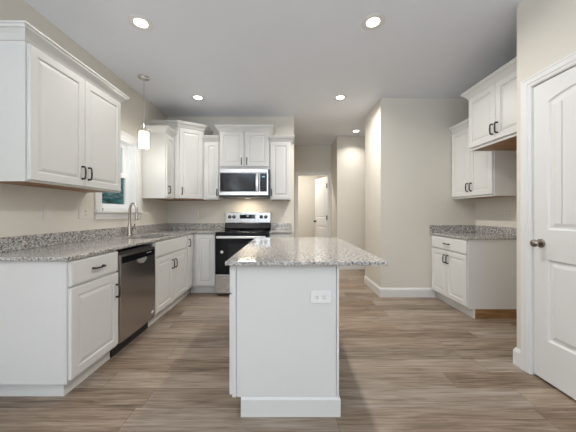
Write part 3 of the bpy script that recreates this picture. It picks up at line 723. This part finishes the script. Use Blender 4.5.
# drawer and door fronts on the left (range) side
for i in range(3):
    x0 = 0.012+i*0.462; x1 = x0+0.455   # local along -Y
    for kind in ('drawer', 'door'):
        if kind == 'drawer': f_ = obj('drawer', slab_front(x0, x1, DT+0.010, 0.886, 0), WHITE, isl)
        else: f_ = obj('door', raised_door(x0, x1, DB, DT-0.004, 0), WHITE, isl)
        f_.rotation_euler = (0, 0, -R90); f_.location = (-0.322, IL, 0)
bx_ = bx('island_countertop', (-0.354, 0.578, 0, 1.475, -0.023, 0), GRAN, None, 0.003); bx_.location = (0, 1.485, CT)
tag(bx_, 'speckled granite island countertop overhanging to the right', 'countertop')

# ------------------------------------------------------------------ outlets and switches
def plate(label, loc, rotz, wd=0.075, ht=0.118, kind='duplex', group=None, cat='outlet', name='wall_outlet', pm=IVORY):
    t = thing(name, label, cat, loc, rotz, group)
    bx('cover_plate', (-wd/2, wd/2, -0.0062, -0.0006, -ht/2, ht/2), pm, t, 0.002)
    horiz = wd > ht
    def recept(cx, cz):
        s = 0.016; f = bmesh.new(); lathe(f, [(0, -0.0085), (s-0.002, -0.0085), (s, -0.0062)], 20, (cx, 0, cz), 'y'); q = obj('receptacle', f, pm, t)
        f = bmesh.new()
        for d in (-0.006, 0.006):
            if horiz: box(f, cx-0.005, cx+0.005, -0.0090, -0.0086, cz+d-0.0012, cz+d+0.0012)
            else: box(f, cx+d-0.0012, cx+d+0.0012, -0.0090, -0.0086, cz-0.002, cz+0.008)
        if horiz: box(f, cx-0.012, cx-0.008, -0.0090, -0.0086, cz-0.002, cz+0.002)
        else: box(f, cx-0.002, cx+0.002, -0.0090, -0.0086, cz-0.011, cz-0.007)
        obj('slots', f, DARK, q)
    if kind == 'duplex':
        for s in (-0.02, 0.02): recept(*( (s, 0) if horiz else (0, s)))
    elif kind == 'switch':
        bx('rocker', (-0.016, 0.016, -0.009, -0.0062, -0.033, 0.033), pm, t, 0.002)
    elif kind == 'combo':
        bx('rocker', (-0.040, -0.010, -0.009, -0.0062, -0.033, 0.033), pm, t, 0.002)
        for s in (-0.02, 0.02): recept(0.026, s)
    return t
plate('white horizontal duplex outlet on the island end panel', (0.2, 1.533, 0.706), 0, 0.118, 0.072, pm=PLATE)
plate('white switch plate on the left wall, nearest to the camera', (WL, 2.20, 1.20), R90, kind='switch', name='light_switch', cat='switch')
plate('white double-gang plate on the left wall left of the window', (WL, 2.59, 1.20), R90, 0.118, kind='combo')
plate('white switch plate on the left wall between window and back corner', (WL, 3.98, 1.215), R90, kind='switch', name='light_switch', cat='switch')
plate('white duplex outlet on the back wall left of the range', (-1.54, YB, 1.20), 0)
plate('white duplex outlet on the back wall right of the range', (-0.05, YB, 1.20), 0)
plate('white switch plate on the narrow wall end beside the hall', (1.336, 4.19, 1.12), -R90, kind='switch', name='light_switch', cat='switch')
plate('white duplex outlet above the right alcove counter', (2.69, 3.18, 1.20), -R90)

# ------------------------------------------------------------------ recessed lights, pendant
def can(x, y, label, e, sp=165):
    t = thing('recessed_light', label, 'ceiling light', (x, y, H), 0, 'recessed ceiling lights')
    bm = bmesh.new(); lathe(bm, [(0.098, -0.0005), (0.098, -0.004), (0.090, -0.008), (0.060, -0.007), (0.054, -0.0045), (0.054, -0.0005)], 32); obj('trim_ring', bm, TRIM, t, smooth=True)
    bm = bmesh.new(); lathe(bm, [(0.0, -0.0055), (0.052, -0.0050), (0.0535, -0.001)], 32); obj('lens', bm, LENS, t, smooth=True)
    area('can_lamp', (x, y, H-0.012), 0.10, e, WARM, shape='DISK', spread=math.radians(sp))
can(-1.26, 2.24, 'recessed ceiling light above the dishwasher, near left', CAN_L*2.4, 150)
can(0.738, 2.23, 'recessed ceiling light near and right, above the island', CAN_W*0.75)
can(-1.264, 3.69, 'recessed ceiling light far left, in front of the corner cabinet', CAN_L, 120)
can(0.755, 3.69, 'recessed ceiling light in the middle, beyond the island', CAN_W*1.15)
can(1.38, 5.2, 'small recessed ceiling light farthest away in the hall', CAN_HALL, 120)
can(0.25, 7.1, 'unseen ceiling light added to brighten the room beyond the open hall door', 26)  # hidden lamp added so the far room is bright enough
can(-1.26, -0.2, 'unseen fill ceiling light added behind the camera, left', CAN_W*0.3)  # out-of-view pair added to raise the room's brightness
can(0.74, -0.2, 'unseen fill ceiling light added behind the camera, right', CAN_W*0.3)  # second of the added out-of-view pair
pn = thing('pendant_light', 'small glass cylinder pendant light hanging over the sink', 'pendant light', (-1.725, 3.135, H))
bm = bmesh.new(); lathe(bm, [(0.066, -0.0005), (0.066, -0.012), (0.058, -0.020), (0.015, -0.026), (0.0, -0.026)], 28); obj('canopy', bm, CHROME, pn, smooth=True)
bm = bmesh.new(); tube(bm, [(0,0,-0.026), (0,0,-0.555)], 0.004, 8); tube(bm, [(0,0,-0.225), (0,0,-0.275)], 0.008, 10); obj('rod', bm, CHROME, pn, smooth=True)
bm = bmesh.new(); lathe(bm, [(0.008, -0.555), (0.020, -0.560), (0.024, -0.60), (0.030, -0.635), (0.030, -0.640)], 20); obj('socket_cap', bm, CHROME, pn, smooth=True)
bm = bmesh.new(); lathe(bm, [(0.030, -0.6405), (0.0675, -0.642), (0.0705, -0.648), (0.0705, -0.860), (0.0675, -0.860), (0.0675, -0.65)], 32); obj('outer_glass', bm, SHADEG, pn, smooth=True)
bm = bmesh.new(); lathe(bm, [(0.0, -0.662), (0.056, -0.662), (0.059, -0.67), (0.059, -0.845), (0.055, -0.85), (0.0, -0.85)], 28); obj('lamp_shade', bm, SHADE, pn, smooth=True)
l = bpy.data.lights.new('pendant_lamp', 'POINT'); l.energy = 5; l.color = WARM; l.shadow_soft_size = 0.05
o = bpy.data.objects.new('pendant_lamp', l); C.objects.link(o); o.location = (-1.725, 3.135, H-0.90)
